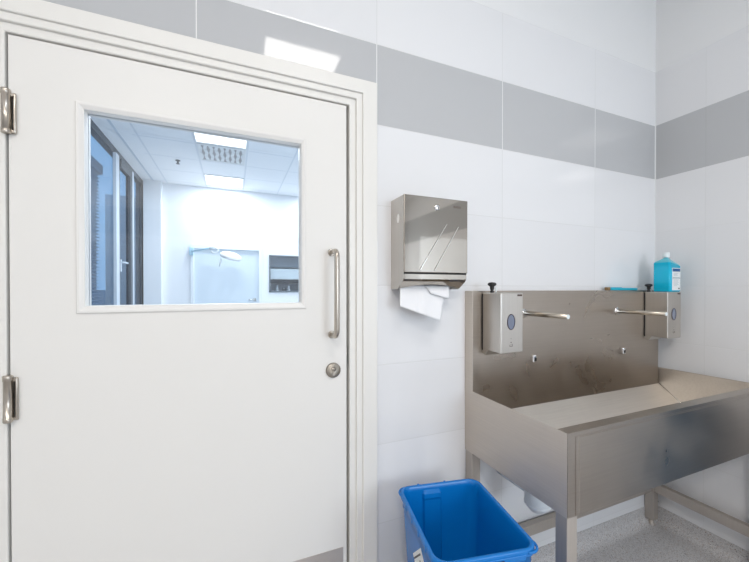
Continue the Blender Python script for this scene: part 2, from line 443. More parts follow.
# ================================================================== DOOR LEAF
dr = empty('door_1', (LX0, 0, 0)); structure(dr, 'cream white hinged door with a glazed viewing panel', 'door')
def D(b): return (b[0]-LX0, b[1]-LX0, b[2], b[3], b[4], b[5])
GX0, GX1, GZ0, GZ1 = -0.3790, 0.2195, Z(-0.0490), Z(0.4960)
boxes('leaf', [D(b) for b in ((LX0, GX0, 0, .045, .008, LTOP), (GX1, LX1, 0, .045, .008, LTOP), (GX0, GX1, 0, .045, .008, GZ0), (GX0, GX1, 0, .045, GZ1, LTOP))], M['door'], dr)
# glazing bead: outer step and inner splay
BX0, BX1, BZ0, BZ1 = -0.3975, 0.2334, Z(-0.0689), Z(0.5143)
bm = bmesh.new()
def rectloop(x0, x1, z0, z1, y): return [(x0-LX0, y, z0), (x1-LX0, y, z0), (x1-LX0, y, z1), (x0-LX0, y, z1)]
prof = [(0.0, 0.001), (0.0, -0.0035), (0.002, -0.0055), (0.0075, -0.0055), (0.0165, -0.001), (0.0205, 0.017), (0.0205, 0.028)]
loft(bm, [rectloop(BX0+t, BX1-t*0.9, BZ0+t, BZ1-t, y) for t, y in prof], close_first=False, close_last=False, smooth=False)
link('glazing_bead', bm, M['bead'], dr)
bxo('glass_pane', D((BX0+.015, BX1-.015, .018, .024, BZ0+.015, BZ1-.015)), M['glass'], dr)
bm = bmesh.new()
loft(bm, [rectloop(BX0+t, BX1-t*0.9, BZ0+t, BZ1-t, y) for t, y in ((.0205, .024), (.0205, .040), (.010, .050), (0, .050), (0, .044))], close_first=False, close_last=False, smooth=False)
link('rear_glazing_bead', bm, M['bead'], dr)
# steel kick plate
bxo('kick_plate', D((LX0+.012, 0.3661, -.0016, 0, .03, Z(-0.934))), plain('kick_plate_steel', (0.64, 0.59, 0.55), 0.50, metal=1.0, bump=0.05, bscale=60), dr)
# pull handle
bm = bmesh.new()
hx, hy, zt, zb, rr = 0.3243-LX0, -0.068, Z(0.128), Z(-0.163), 0.0092
pts = [(hx, 0.0, zt)]
for k in range(0, 9):
    a = math.radians(90*k/8); R = 0.024
    pts.append((hx, hy+R-R*math.sin(a), zt+0.0 - R + R*math.cos(a)))
pts2 = [(x, y, zb+zt-z) for x, y, z in reversed(pts)]
tube(bm, pts+pts2, rr, 18)
for z in (zt, zb): lathe(bm, [(0.0135, 0.001), (0.0135, -0.004), (0.0105, -0.0055)], (hx, 0, z), 'Y')
link('pull_handle', bm, M['nickel'], dr)['label'] = 'satin steel pull handle'
# lock
bm = bmesh.new(); lc = (0.3293-LX0, 0, Z(-0.2904))
lathe(bm, [(0.0265, 0.001), (0.0265, -0.006), (0.0240, -0.0085), (0.0, -0.0088)], lc, 'Y', 36)
lk = link('lock_escutcheon', bm, plain('dark_lock_steel', (0.36, 0.325, 0.28), 0.42, metal=1.0), dr)  # darker steel than the other door fittings
bm = bmesh.new()
lathe(bm, [(0.0080, -0.008), (0.0080, -0.0125), (0.0, -0.0127)], (lc[0], 0, lc[2]+.006), 'Y', 20)
box(bm, lc[0]-.0038, lc[0]+.0038, -.0122, -.008, lc[2]-.017, lc[2]+.004)
ck = link('lock_cylinder', bm, M['nickel'], lk)
bxo('keyhole', (lc[0]-.0010, lc[0]+.0010, -.0131, -.0120, lc[2]+.0015, lc[2]+.0105), M['dark'], lk)
bxo('latch_plate', D((LX1-.001, LX1+.0012, .008, .036, Z(-0.272), Z(-0.212))), M['green'], dr)
bxo('latch_bolt', D((LX1+.001, LX1+.007, .014, .028, Z(-0.245), Z(-0.225))), M['steel_bright'], dr)
# hinges with twin barrels
for (z0, z1) in ((Z(0.398), Z(0.512)), (Z(-0.345), Z(-0.224))):
    bm = bmesh.new(); x = -0.0005; y = -0.011
    zs = [z0, z0+.002, z0+.012, z0+.0125, z1-.0145, z1-.014, z1-.002, z1]
    rs = [.0085, .0098, .0098, .0088, .0088, .0098, .0098, .0085]
    lathe(bm, [(r, z) for r, z in zip(rs, zs)], (x, y, 0), 'Z', 24)
    hg = link('hinge', bm, M['nickel'], dr)
    bm = bmesh.new()
    lathe(bm, [(.0025, z0+.003), (.0034, z0+.005), (.0034, z1-.010), (.0025, z1-.007)], (0.0145, -0.0050, 0), 'Z', 18)
    box(bm, 0.002, 0.0145, -0.003, -0.0005, z0+.003, z1-.008)
    box(bm, 0.004, 0.0145, -0.0095, -0.003, z1-.016, z1-.009); box(bm, 0.004, 0.0145, -0.0095, -0.003, z0+.004, z0+.010)
    link('hinge_leaf', bm, M['nickel'], hg)
    bxo('hinge_slot', (0.0092, 0.0118, -.0055, -.003, z0+.012, z1-.018), M['dark'], hg)

# ================================================================== ROOM BEYOND THE DOOR
FX0, FX1, FY = -1.21, 3.2, 4.85
structure(bxo('floor_far', (FX0-.3, FX1, 0.0, FY+1.2, -0.10, 0.0), M['far_floor']), 'pale floor of the room beyond the door', 'floor')
structure(bxo('ceiling_far', (FX0-.1, FX1, 0.12, FY+1.2, FCEIL, FCEIL+.1), M['far_ceiling']), 'white grid ceiling of the room beyond the door', 'ceiling')
PX0, PX1, PZ0, PZ1 = 0.565, 1.28, Z(-0.065), Z(0.565)
FDX0, FDX1, FDZ = -0.565, 0.405, Z(0.632)
structure(boxes('wall_far', [(FX0-.1, FDX0, FY, FY+.1, 0, FCEIL), (FDX0, FDX1, FY, FY+.1, FDZ, FCEIL), (FDX1, PX0, FY, FY+.1, 0, FCEIL), (PX1, FX1, FY, FY+.1, 0, FCEIL), (PX0, PX1, FY, FY+.1, 0, PZ0), (PX0, PX1, FY, FY+.1, PZ1, FCEIL)], M['far_wall']),
          'bright white end wall seen through the door glass', 'wall')
structure(bxo('wall_far_right', (FX1, FX1+.1, 0.12, FY+1.2, 0, FCEIL), M['far_wall']), 'white side wall of the room beyond', 'wall')
structure(bxo('wall_far_pilaster', (FX0, -0.985, FY-.10, FY, 0, FCEIL), M['far_wall']), 'pale blue white pilaster beside the dark glazing', 'wall')
structure(bxo('wall_far_left', (FX0-.1, FX0, 0.12, 1.30, 0, FCEIL), M['far_wall']), 'white wall before the glazing in the room beyond', 'wall')
structure(bxo('wall_far_passage', (-2.0, FX1, FY+1.1, FY+1.2, 0, FCEIL), M['far_wall']), 'pale wall behind the pass-through opening', 'wall')
# curtain track slot in the ceiling strip
structure(boxes('trim_3', [(-1.10, -1.075, 0.3, FY-.12, FCEIL-.003, FCEIL)], M['alu_white']), 'thin curtain track on the ceiling strip beyond the door', 'curtain track')
# full height dark glazing on the left
wn = empty('window_2', (FX0, 0, 0)); structure(wn, 'dark framed full height glazing in the room beyond the door', 'window')
def Wn(b): return (b[0]-FX0, b[1]-FX0, b[2], b[3], b[4], b[5])
HZ = FCEIL-.001
boxes('window_frame', [Wn(b) for b in ((FX0-.09, FX0-.02, 1.30, FY, HZ-.07, HZ), (FX0-.09, FX0-.02, 1.30, FY, 0, .08), (FX0-.09, FX0-.02, 1.30, 1.38, .08, HZ-.07),
      (FX0-.08, FX0-.02, 4.26, 4.34, .08, HZ-.07), (FX0-.08, FX0-.02, 4.70, 4.85, .08, HZ-.07), (FX0-.09, FX0-.03, 2.45, 2.53, .08, HZ-.07))], M['alu_dark'], wn)
boxes('pale_mullion', [Wn(b) for b in ((FX0-.03, FX0+.003, 3.49, 3.60, .0, HZ-.07), (FX0-.03, FX0+.003, 4.17, 4.24, 0, HZ-.07))], M['alu_white'], wn)
boxes('sash', [Wn(b) for b in ((FX0-.05, FX0-.016, 3.60, 3.70, .08, HZ-.07), (FX0-.05, FX0+.0, 4.08, 4.17, .08, HZ-.07), (FX0-.05, FX0, 3.70, 4.08, HZ-.17, HZ-.07), (FX0-.05, FX0, 3.70, 4.08, .08, .18))], M['alu_dark'], wn)
for y0, y1 in ((1.38, 2.45), (2.53, 3.50), (3.70, 4.08), (4.34, 4.70)):
    bxo('pane', Wn((FX0-.030, FX0-.024, y0, y1, .08, HZ-.07)), M['win_glass'], wn)
bm = bmesh.new()
tube(bm, [(0.0, 3.655, Z(0.305)), (.035, 3.655, Z(0.305)), (.038, 3.66, Z(0.305)), (.038, 3.78, Z(0.305))], .011, 12)
box(bm, -.002, .006, 3.635, 3.675, Z(0.20), Z(0.34))
link('handle', bm, M['alu_white'], wn)
# outside venetian blind and head box
vb = empty('venetian_blind', (FX0-.17, 2.53, HZ)); tag(vb, 'pale blue slatted blind hanging outside the dark glazing beyond the door', 'blind')
bxo('head_box', (-.05, .05, -1.1, .96, -.34, -.24), M['alu_white'], vb)
bm = bmesh.new(); zz = -.36; k = 0
while zz > -HZ+.25:
    vs = [bm.verts.new(p) for p in ((-.028, -1.1, zz-.006), (.028, -1.1, zz+.006), (.028, .94, zz+.006), (-.028, .94, zz-.006))]
    vs2 = [bm.verts.new(v.co+Vector((0, 0, .0012))) for v in vs]
    for i in range(4): bm.faces.new((vs[i], vs[(i+1) % 4], vs2[(i+1) % 4], vs2[i]))
    bm.faces.new(vs[::-1]); bm.faces.new(vs2); zz -= .036
link('slats', bm, M['blind'], vb)
bld = bxo('wall_outside', (-7.2, -6.9, -2.0, 22.0, -3.0, 6.0), M['facade']); structure(bld, 'slate blue building outside the glazing', 'building')
ter = bxo('ground_outside', (-6.9, FX0-.4, -2.0, 22.0, -.5, -.3), M['facade']); structure(ter, 'slate blue terrace outside the glazing', 'ground')
par = bxo('wall_parapet', (-2.6, -2.45, 0.5, 12.0, -.3, Z(-.03)), M['teal']); structure(par, 'teal blue parapet outside the glazing', 'wall')

# far door
fd = empty('door_2', (FDX0, FY, 0)); structure(fd, 'pale flat door in the end wall of the room beyond', 'door')
def Fd(b): return (b[0]-FDX0, b[1]-FDX0, b[2]-FY, b[3]-FY, b[4], b[5])
bxo('leaf', Fd((FDX0+.004, FDX1-.004, FY+.02, FY+.06, .008, FDZ-.004)), M['far_door'], fd)
boxes('door_frame', [Fd(b) for b in ((FDX0-.045, FDX0+.004, FY-.02, FY+.07, 0, FDZ), (FDX1-.004, FDX1+.055, FY-.02, FY+.07, 0, FDZ), (FDX0-.045, FDX1+.055, FY-.02, FY+.07, FDZ-.004, FDZ+.06))], M['far_frame'], fd, bevel=.004)
bm = bmesh.new(); hz = Z(-.185)
lathe(bm, [(.026, 0.0), (.026, -.008), (.012, -.010), (.010, -.045)], (.90, .02, hz), 'Y', 18)
tube(bm, [(.90, -.022, hz), (.80, -.022, hz)], .009, 10)
link('lever_handle', bm, M['steel_bright'], fd)
# pass-through hatch
pw = empty('window_3', (PX0, FY, PZ0)); structure(pw, 'steel framed pass-through hatch in the white end wall', 'hatch')
W_, H_ = PX1-PX0, PZ1-PZ0
boxes('hatch_frame', [(0, W_, -.015, .05, 0, .025), (0, W_, -.015, .05, H_-.02, H_), (0, .022, -.015, .05, 0, H_), (W_-.022, W_, -.015, .05, 0, H_)], M['shade_grey'], pw)
bxo('roller_shade', (.022, W_-.022, .045, .06, H_*.68, H_-.02), M['shade_grey'], pw)
bxo('glass_pane', (.022, W_-.022, .020, .024, .025, H_-.02), M['glass'], pw)
bxo('pale_screen', (.022, W_-.022, .050, .058, H_*.36, H_*.64), M['shelf'], pw)
structure(boxes('ledge_far', [(PX0-.05, PX1+.05, FY+.10, FY+.55, PZ0-.05, PZ0+.02)], M['shade_grey']), 'grey counter behind the pass-through hatch', 'counter')
cb = bxo('wall_cabinet', (PX0-.1, PX1+.1, FY+.75, FY+1.1, PZ0+.17, PZ0+.24), M['shade_grey']); tag(cb, 'dark slim shelf on the wall behind the hatch', 'shelf')
for i, (x, lab) in enumerate(((.73, 'small clear flask on the hatch counter, first from the far door'), (.84, 'dark squat pot on the hatch counter between the two flasks'), (.93, 'small clear flask on the hatch counter, beside the dark pot'))):
    bm = bmesh.new()
    if i != 1: lathe(bm, [(.032, 0), (.034, .008), (.012, .075), (.010, .10), (.013, .105)], (0, 0, 0), 'Z', 16)
    else: lathe(bm, [(.026, 0), (.030, .02), (.030, .05), (.018, .06)], (0, 0, 0), 'Z', 16)
    o = link('flask' if i != 1 else 'pot', bm, M['capw'] if i != 1 else M['alu_dark']); o.location = (x, FY+.25, PZ0+.02)
    tag(o, lab, 'flask' if i != 1 else 'pot')

# far ceiling lights, vent, sprinkler
far_labs = ['square lit ceiling panel beyond the vent grille, nearest the end wall', 'square lit ceiling panel next to the vent grille, nearest the door glass',
            'square lit ceiling panel deep in the far room, right of the end wall panel', 'square lit ceiling panel in the far room, level with the vent',
            'square lit ceiling panel just behind the door wall, near the glazing', 'square lit ceiling panel just behind the door wall, away from the glazing']
for (x, y), lab in zip(L_FAR, far_labs): panel(x, y, FCEIL, .50, lab, M['lamp_far'], 'ceiling panels in the far room')
vt = empty('ceiling_vent', (-.112, 3.30, FCEIL)); tag(vt, 'square white ceiling vent with curled slots seen through the door glass', 'vent')
bxo('backing', (-.235, .235, -.24, .24, -.004, 0), M['vent_dark'], vt)
boxes('frame', [(-.255, .255, -.26, -.235, -.014, 0), (-.255, .255, .235, .26, -.014, 0), (-.255, -.23, -.235, .235, -.014, 0), (.23, .255, -.235, .235, -.014, 0)], M['vent'], vt)
bm = bmesh.new()
for i in range(9):
    x = -.23 + .46*i/8
    for j in range(4):
        y = -.235 + .47*j/4; s = 1 if (i+j) % 2 else -1
        prism(bm, [(x-.017+s*.006, y+.004), (x+.017+s*.006, y+.004), (x+.017-s*.008, y+.108), (x-.017-s*.008, y+.108)], 'Z', -.012, -.003)
link('grille', bm, M['vent'], vt)
bm = bmesh.new(); lathe(bm, [(.028, 0), (.028, -.006), (.010, -.010), (.010, -.035), (.022, -.040), (.022, -.044)][::-1], (0, 0, 0), 'Z', 16)
sp = link('sprinkler', bm, M['alu_dark']); sp.location = (-.63, 3.72, FCEIL); tag(sp, 'small sprinkler head on the white grid ceiling beyond the door', 'sprinkler')

# operating lamp on a wall arm
ol = empty('operating_lamp', (-.60, FY, Z(.575))); tag(ol, 'white operating lamp on a pale blue arm in front of the far door', 'lamp')
bxo('wall_bracket', (-.02, .04, -.06, -.021, -.06, .06), M['lamp_arm'], ol, bevel=.006)
bm = bmesh.new(); tube(bm, [(.02, -.06, .0), (.16, -.35, .0), (.30, -.45, .022)], .014, 12); link('arm', bm, M['lamp_arm'], ol)
bm = bmesh.new(); tube(bm, [(.28, -.45, .02), (.36, -.45, .035), (.40, -.45, .0), (.385, -.45, -.04), (.33, -.45, -.05), (.31, -.45, -.02)], .013, 12); link('yoke', bm, M['capw'], ol)
bm = bmesh.new()
lathe(bm, [(.02, .05), (.10, .045), (.15, .02), (.155, -.01), (.145, -.03), (.02, -.032)][::-1], (0, 0, 0), 'Z', 32)
hd = link('lamp_head', bm, M['lamp_head'], ol); hd.location = (.575, -.45, -.09); hd.rotation_euler = (math.radians(16), math.radians(14), 0)
bm = bmesh.new(); tube(bm, [(.44, -.46, -.13), (.43, -.46, -.19), (.415, -.46, -.25)], [.012, .014, .010], 12); link('grip', bm, M['capw'], ol)

# ================================================================== STEEL WASHING TROUGH
SX0, SX1, SYF = 0.90, 2.155, -0.4785
ZT, ZB, SPT = Z(-0.424), Z(-0.673), Z(-0.0095)
sk = empty('washing_trough', (SX0, 0, 0)); tag(sk, 'large stainless steel washing trough with high splashback against the tiled corner', 'sink')
def S(b): return (b[0]-SX0, b[1]-SX0, b[2], b[3], b[4], b[5])
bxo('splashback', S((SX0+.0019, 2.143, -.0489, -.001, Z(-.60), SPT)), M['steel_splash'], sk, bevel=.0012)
# side and front panels
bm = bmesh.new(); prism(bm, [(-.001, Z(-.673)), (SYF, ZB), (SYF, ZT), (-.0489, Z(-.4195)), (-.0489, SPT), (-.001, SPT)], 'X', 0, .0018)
link('side_panel', bm, M['steel_side_lit'], sk)
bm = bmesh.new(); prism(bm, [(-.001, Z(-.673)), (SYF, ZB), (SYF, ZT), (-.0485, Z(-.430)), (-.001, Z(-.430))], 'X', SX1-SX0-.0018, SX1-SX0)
link('side_panel', bm, M['steel_side_lit'], sk)
bxo('front_panel', S((SX0+.0002, SX1-.0002, SYF, SYF+.002, ZB, ZT)), M['steel_front_dim'], sk)
bm = bmesh.new()
x0, x1, z0, z1 = .0345, SX1-SX0-.0345, ZB+.001, ZT-.012
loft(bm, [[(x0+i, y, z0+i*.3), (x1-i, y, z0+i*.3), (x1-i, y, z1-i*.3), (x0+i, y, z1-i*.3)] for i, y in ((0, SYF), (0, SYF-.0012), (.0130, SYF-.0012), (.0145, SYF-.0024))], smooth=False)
link('apron', bm, M['steel_front_dim'], sk)
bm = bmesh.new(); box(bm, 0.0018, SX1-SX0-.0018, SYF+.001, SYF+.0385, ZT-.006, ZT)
link('front_rim', bm, M['steel_front_dim'], sk, bevel=.0015)
bm = bmesh.new()
# bowl sheet: back slope, floor, front wall, both ends
xa, xb = .0022, SX1-SX0-.0022
yb, ys, yf = -.0492, -.235, SYF+.038
prof = [(yb, Z(-.517)), (ys, Z(-.665)), (yf, Z(-.670)), (yf, ZT-.004)]
A = [bm.verts.new((xa, y, z)) for y, z in prof]; B = [bm.verts.new((xb, y, z)) for y, z in prof]
for i in range(3): bm.faces.new((A[i], A[i+1], B[i+1], B[i]))
bm.faces.new((A[0], A[1], A[2], A[3])); 
C = [bm.verts.new((xb-.001, y, z)) for y, z in prof] + [bm.verts.new((xb-.001, yb, Z(-.432)))]
bm.faces.new(C)
bl = link('bowl', bm, M['steel_bowl_lit'], sk)
md = bl.modifiers.new('sheet', 'SOLIDIFY'); md.thickness = .0012; md.offset = 0
bm = bmesh.new(); lathe(bm, [(.045, Z(-.667)), (.045, Z(-.664)), (.036, Z(-.665)), (.006, Z(-.668))], (1.10-SX0, -.33, 0), 'Z', 28)
link('drain', bm, M['steel_bright'], sk)
# brighter steel line along the crease of the bowl
bm = bmesh.new(); tube(bm, [(xb-.004, yb-.002, Z(-.517)), (xb-.004, ys, Z(-.6635))], .0025, 8); link('crease_line', bm, M['steel_bright'], sk)
# legs, feet, rails
def leg(x0, x1, y0, y1):
    l = bxo('leg', S((x0, x1, y0, y1, .035, Z(-.600) if y1 > -.1 else ZB+.002)), M['steel_leg'], sk, bevel=.002)
    bm = bmesh.new(); lathe(bm, [(.017, 0.0), (.018, .006), (.010, .014), (.010, .036)], ((x0+x1)/2-SX0, (y0+y1)/2, 0), 'Z', 18)
    link('foot', bm, M['steel_leg'], l); return l
leg(.9015, .9435, SYF+.0005, SYF+.041); leg(.9015, .9435, -.046, -.004)
lg = leg(2.1115, 2.1535, -.046, -.004); leg(2.1115, 2.1535, SYF+.0005, SYF+.041)
bm = bmesh.new(); tube(bm, [(1.253-.0, -.030, Z(-1.175)), (1.275, -.030, Z(-1.180))], .007, 10); link('bolt', bm, M['black'], lg)
RZ0, RZ1 = Z(-1.108), Z(-1.060)
bxo('rear_rail', S((.9435, 2.1115, -.040, -.010, RZ0, RZ1)), M['steel_leg'], sk, bevel=.002)
for xx in (.9085, 2.1185):
    bxo('side_rail', S((xx, xx+.028, SYF+.041, -.046, RZ0, RZ1)), M['steel_leg'], sk, bevel=.002)
# white trap under the bowl
bm = bmesh.new(); tx, ty = 1.092-SX0, -.20
lathe(bm, [(.010, Z(-0.864)), (.030, Z(-0.858)), (.044, Z(-0.841)), (.047, Z(-.835)), (.047, Z(-.790)), (.040, Z(-.780)), (.022, Z(-.770)), (.022, Z(-.664))], (tx, ty, 0), 'Z', 28)
tube(bm, [(tx, ty, Z(-.80)), (tx, -.10, Z(-.80)), (tx, -.002, Z(-.80))], .020, 16)
lathe(bm, [(.0475, Z(-.838)), (.049, Z(-.836)), (.049, Z(-.828)), (.0475, Z(-.826))], (tx, ty, 0), 'Z', 28)
link('trap', bm, M['white_pvc'], sk)['label'] = 'white plastic drain trap'
# spouts and sensors
for x, z in ((1.1765, -.1075), (1.7985, -.1145)):
    bm = bmesh.new()
    tube(bm, [(0, -.0489, 0), (0, -.262, 0)], .0100, 24)
    s = link('spout', bm, M['spout'], sk); s.location = (x-SX0, 0, Z(z))
    bm = bmesh.new(); lathe(bm, [(.020, -.0485), (.020, -.0515), (.0115, -.0530), (.0115, -.0560)], (0, 0, 0), 'Y', 24)
    f = link('flange', bm, M['chrome'], s)
    bm = bmesh.new(); lathe(bm, [(.0092, 0), (.0085, -.0012)], (0, -.262, 0), 'Y', 14); link('outlet', bm, M['capw'], s)
for i, (x, z) in enumerate(((1.2240, -.3085), (1.8300, -.3165))):
    bm = bmesh.new(); box(bm, -.0105, .0105, -.066, -.0485, -.017, .017)
    s = link('sensor', bm, M['chrome'], sk, bevel=.005, seg=4); s.location = (x-SX0, 0, Z(z))
    bxo('sensor_eye', (-.0045, .0085, -.0672, -.0650, -.009, .005), M['black'], s, bevel=.001)

# ================================================================== SOAP DISPENSERS
def soap(x0, w, lab, top_knob):
    e = empty('soap_dispenser', (x0, -.0489, Z(-.252))); tag(e, lab, 'soap dispenser', 'steel soap dispensers on the splashback')
    H = .235; d = .106
    # housing with a rolled front edge
    bm = bmesh.new(); prism(bm, [(-.001, .004), (-d, 0), (-d, H), (-.001, H)], 'X', .0008, w)
    link('housing', bm, M['steel_box'], e, bevel=.0035, seg=3)
    bm = bmesh.new(); prism(bm, [(0, -.012), (-.020, -.018), (-.034, .003), (-.034, H-.002), (0, H-.002)], 'X', .0012, .004)
    prism(bm, [(0, -.012), (-.020, -.018), (-.034, .003), (0, .003)], 'X', .004, w-.01)
    link('back_plate', bm, M['steel_box'], e)
    bxo('seam', (-.0015, .0015, -.004, -.001, .0, H-.004), M['dark'], e)
    cx = w*.46
    bm = bmesh.new()
    n = 32
    def ell(a, b, y): return [(cx+a*math.cos(2*PI*k/n), y, .122+b*math.sin(2*PI*k/n)) for k in range(n)]
    loft(bm, [ell(.0195, .0310, -d+.001), ell(.0195, .0310, -d-.0018), ell(.0165, .0280, -d-.0018), ell(.0165, .0280, -d-.0004)], close_first=False, close_last=False)
    r = link('sight_ring', bm, M['sight_rim'], e)
    bm = bmesh.new(); loft(bm, [ell(.0170, .0285, -d-.0002), ell(.0170, .0285, -d-.0008)]); link('sight_glass', bm, M['sight'], r)
    # push symbol: hand under a drop
    bm = bmesh.new()
    box(bm, cx-.006, cx+.006, -d-.0006, -d+.0004, .0260, .0272); box(bm, cx-.0072, cx-.0060, -d-.0006, -d+.0004, .0260, .0330)
    box(bm, cx+.0060, cx+.0072, -d-.0006, -d+.0004, .0260, .0360); box(bm, cx-.0035, cx+.0035, -d-.0006, -d+.0004, .0320, .0330)
    lathe(bm, [(.0022, -.0006), (.0022, .0004)], (cx, -d, .042), 'Y', 12)
    box(bm, cx-.004, cx+.004, -d-.0006, -d+.0004, .0560, .0568)
    link('hand_symbol', bm, M['brand'], e)
    bxo('maker_plate', (w-.030, w-.006, -d-.0006, -d+.0003, H-.013, H-.006), M['brand'], e)
    # locking knob
    bm = bmesh.new()
    kx, ky = top_knob
    lathe(bm, [(.007, 0), (.0085, .004), (.0055, .010), (.0085, .017), (.0085, .025), (.0165, .031), (.0175, .036), (.013, .041), (.003, .043)], (kx, ky, H), 'Z', 24)
    link('knob', bm, M['black'], e)['label'] = 'black mushroom knob'
    bm = bmesh.new()
    tube(bm, [(kx+.018, ky, H), (kx+.022, ky, H+.008), (kx+.022, ky, H+.018), (kx+.016, ky, H+.022)], .003, 8)
    link('latch_clip', bm, M['capw'], e)
    return e
soap(.9480, .114, 'brushed steel soap dispenser with a black knob, hung nearer the paper towels', (.020, -.036))
soap(2.0180, .114, 'brushed steel soap dispenser in the corner, under the turquoise bottle', (.026, -.006))

# ================================================================== BOTTLE ON THE DISPENSER
bt = empty('soap_bottle', (2.035, -.079, Z(-.0165))); tag(bt, 'square turquoise liquid bottle with a white label and cap', 'bottle')
bm = bmesh.new()
W2, D2, HB = .097, .076, .143
base = [(x, y-D2) for x, y in rrect(0, W2, 0, D2, .009)]
def zt_(x): return .150 - .021*x/W2          # the shoulder falls towards the label side
loft(bm, [[(x, y-D2, 0) for x, y in rrect(.004, W2-.004, .004, D2-.004, .007)], [(x, y, .004) for x, y in base], [(x, y, zt_(x)) for x, y in base]])
link('body', bm, M['cyan'], bt)
bm = bmesh.new(); loops = []
for t, dz in ((0, 0), (.08, .006), (.50, .018), (.76, .026), (.80, .030)):
    cx, cy = .044, -.038
    loops.append([(cx+(x-cx)*(1-t), cy+(y-cy)*(1-t), zt_(x)*(1-t)+.147*t+dz) for x, y in base])
loft(bm, loops); link('shoulder', bm, M['cyan_top'], bt)
bm = bmesh.new(); lathe(bm, [(.0135, HB+.034), (.0145, HB+.036), (.0140, HB+.056), (.0125, HB+.060), (.003, HB+.061)], (.046, -.036, 0), 'Z', 24)
link('cap', bm, M['capw'], bt)
lb = bxo('label_sticker', (.019, .088, -D2-.0008, -D2+.0002, .008, .121), M['label'], bt)
bxo('label_header', (.022, .086, -D2-.0014, -D2-.0006, .103, .118), M['ink_navy'], lb)
bm = bmesh.new()
box(bm, .022, .084, -D2-.0014, -D2-.0006, .068, .073)
for z, x1 in ((.093, .070), (.087, .064), (.081, .068), (.060, .074), (.054, .070), (.048, .074), (.042, .066), (.036, .072), (.030, .060)):
    box(bm, .032, x1, -D2-.0012, -D2-.0006, z, z+.0016)
link('label_print', bm, M['ink_grey'], lb)
boxes('label_mark', [(.070, .082, -D2-.0014, -D2-.0006, .014, .020)], M['ink'], lb)

# ================================================================== BRUSH ON THE LEDGE
br = empty('scrub_brush', (1.765, -.028, SPT)); tag(br, 'slim turquoise brush lying on the ledge of the steel splashback', 'brush')
bm = bmesh.new()
loft(bm, [[(x, y, z) for y, z in rrect(-.013, .013, 0, .013, .005, 4)] for x in (.0, .215)])
for v in bm.verts:
    if v.co.x > .2: v.co.y *= .8
link('handle', bm, M['brush'], br, bevel=.001)
bxo('bristles', (-.020, .0, -.010, .010, .0005, .0165), M['bristle'], br, bevel=.003)
bxo('raised_grip', (.01, .09, -.009, .009, .0125, .0160), M['brush'], br, bevel=.001)

# ================================================================== PAPER TOWEL DISPENSER
px0, px1, pd = .5574, .8285, .1074
pt = empty('paper_towel_dispenser', (px0, 0, Z(0))); tag(pt, 'polished steel paper towel dispenser on the white tiles beside the door', 'towel dispenser')
pw_ = px1-px0
side = [(0, .3325), (-pd+.004, .3325), (-pd+.004, .0560), (-pd+.004, .038), (-.096, .026), (-.061, .002), (-.050, -.003), (0, -.003)]
bm = bmesh.new(); prism(bm, side, 'X', 0, .0015); link('side_plate', bm, M['steel_box'], pt, bevel=.0006)
bm = bmesh.new(); prism(bm, side, 'X', pw_-.0015, pw_); link('side_plate', bm, M['steel_box'], pt, bevel=.0006)
bxo('housing', (.0015, pw_-.0015, -pd+.0045, -.001, .056, .3322), M['steel_mirror'], pt)
bxo('front_door', (-.0005, pw_+.0005, -pd-.0015, -pd+.005, .0575, .3335), M['steel_mirror'], pt, bevel=.0025)
bxo('seam', (.001, pw_-.001, -pd+.004, -pd+.010, .052, .0575), M['dark'], pt)
# lower lip with the arched mouth
bm = bmesh.new()
def lipy(z):
    if z >= .038: return -pd+.004
    if z >= .026: return -pd+.004 + (.038-z)/.012*(.0074)
    return -.096 + (.026-z)/.024*.035
cols = 24; up = []; lw = []; kn = []
for i in range(cols+1):
    x = .0015 + (pw_-.003)*i/cols; t = (x-.02)/(pw_-.04)
    zl = .002 + (max(0, math.sin(PI*t))**.7*.0135 if 0 < t < 1 else 0)
    up.append((x, -pd+.004, .0535)); kn.append((x, -pd+.004, .034)); lw.append((x, lipy(zl), zl))
rows = [[bm.verts.new(p) for p in r] for r in (up, kn, [(x, -.0965, .026) for x, _, _ in up], lw)]
for a, b_ in zip(rows, rows[1:]):
    for i in range(cols): bm.faces.new((a[i], a[i+1], b_[i+1], b_[i]))
lip = link('lower_lip', bm, M['steel_mirror'], pt)
md = lip.modifiers.new('sheet', 'SOLIDIFY'); md.thickness = .0015
bm = bmesh.new(); box(bm, .0015, pw_-.0015, -.0945, -.0935+.003, .026, .050); link('inner_strip', bm, M['dark'], pt)
# embossed diagonal stripes, their highlight put in as brighter steel
def stripe(a, b, wd, mat, nm):
    bm = bmesh.new()
    d = Vector((b[0]-a[0], b[1]-a[1])).normalized(); n = Vector((-d.y, d.x))*wd/2
    q = [(a[0]+n.x, a[1]+n.y), (b[0]+n.x, b[1]+n.y), (b[0]-n.x, b[1]-n.y), (a[0]-n.x, a[1]-n.y)]
    prism(bm, q, 'Y', -pd-.0010, -pd-.0038)
    return link(nm, bm, mat, pt, bevel=.0012)
stripe((.7355-px0, .240), (.6555-px0, .120), .0030, M['steel_bright'], 'raised_line')
stripe((.6505-px0, .112), (.6210-px0, .066), .0045, M['steel_bright'], 'raised_line')
stripe((.7860-px0, .232), (.6810-px0, .066), .0030, M['steel_bright'], 'raised_line')
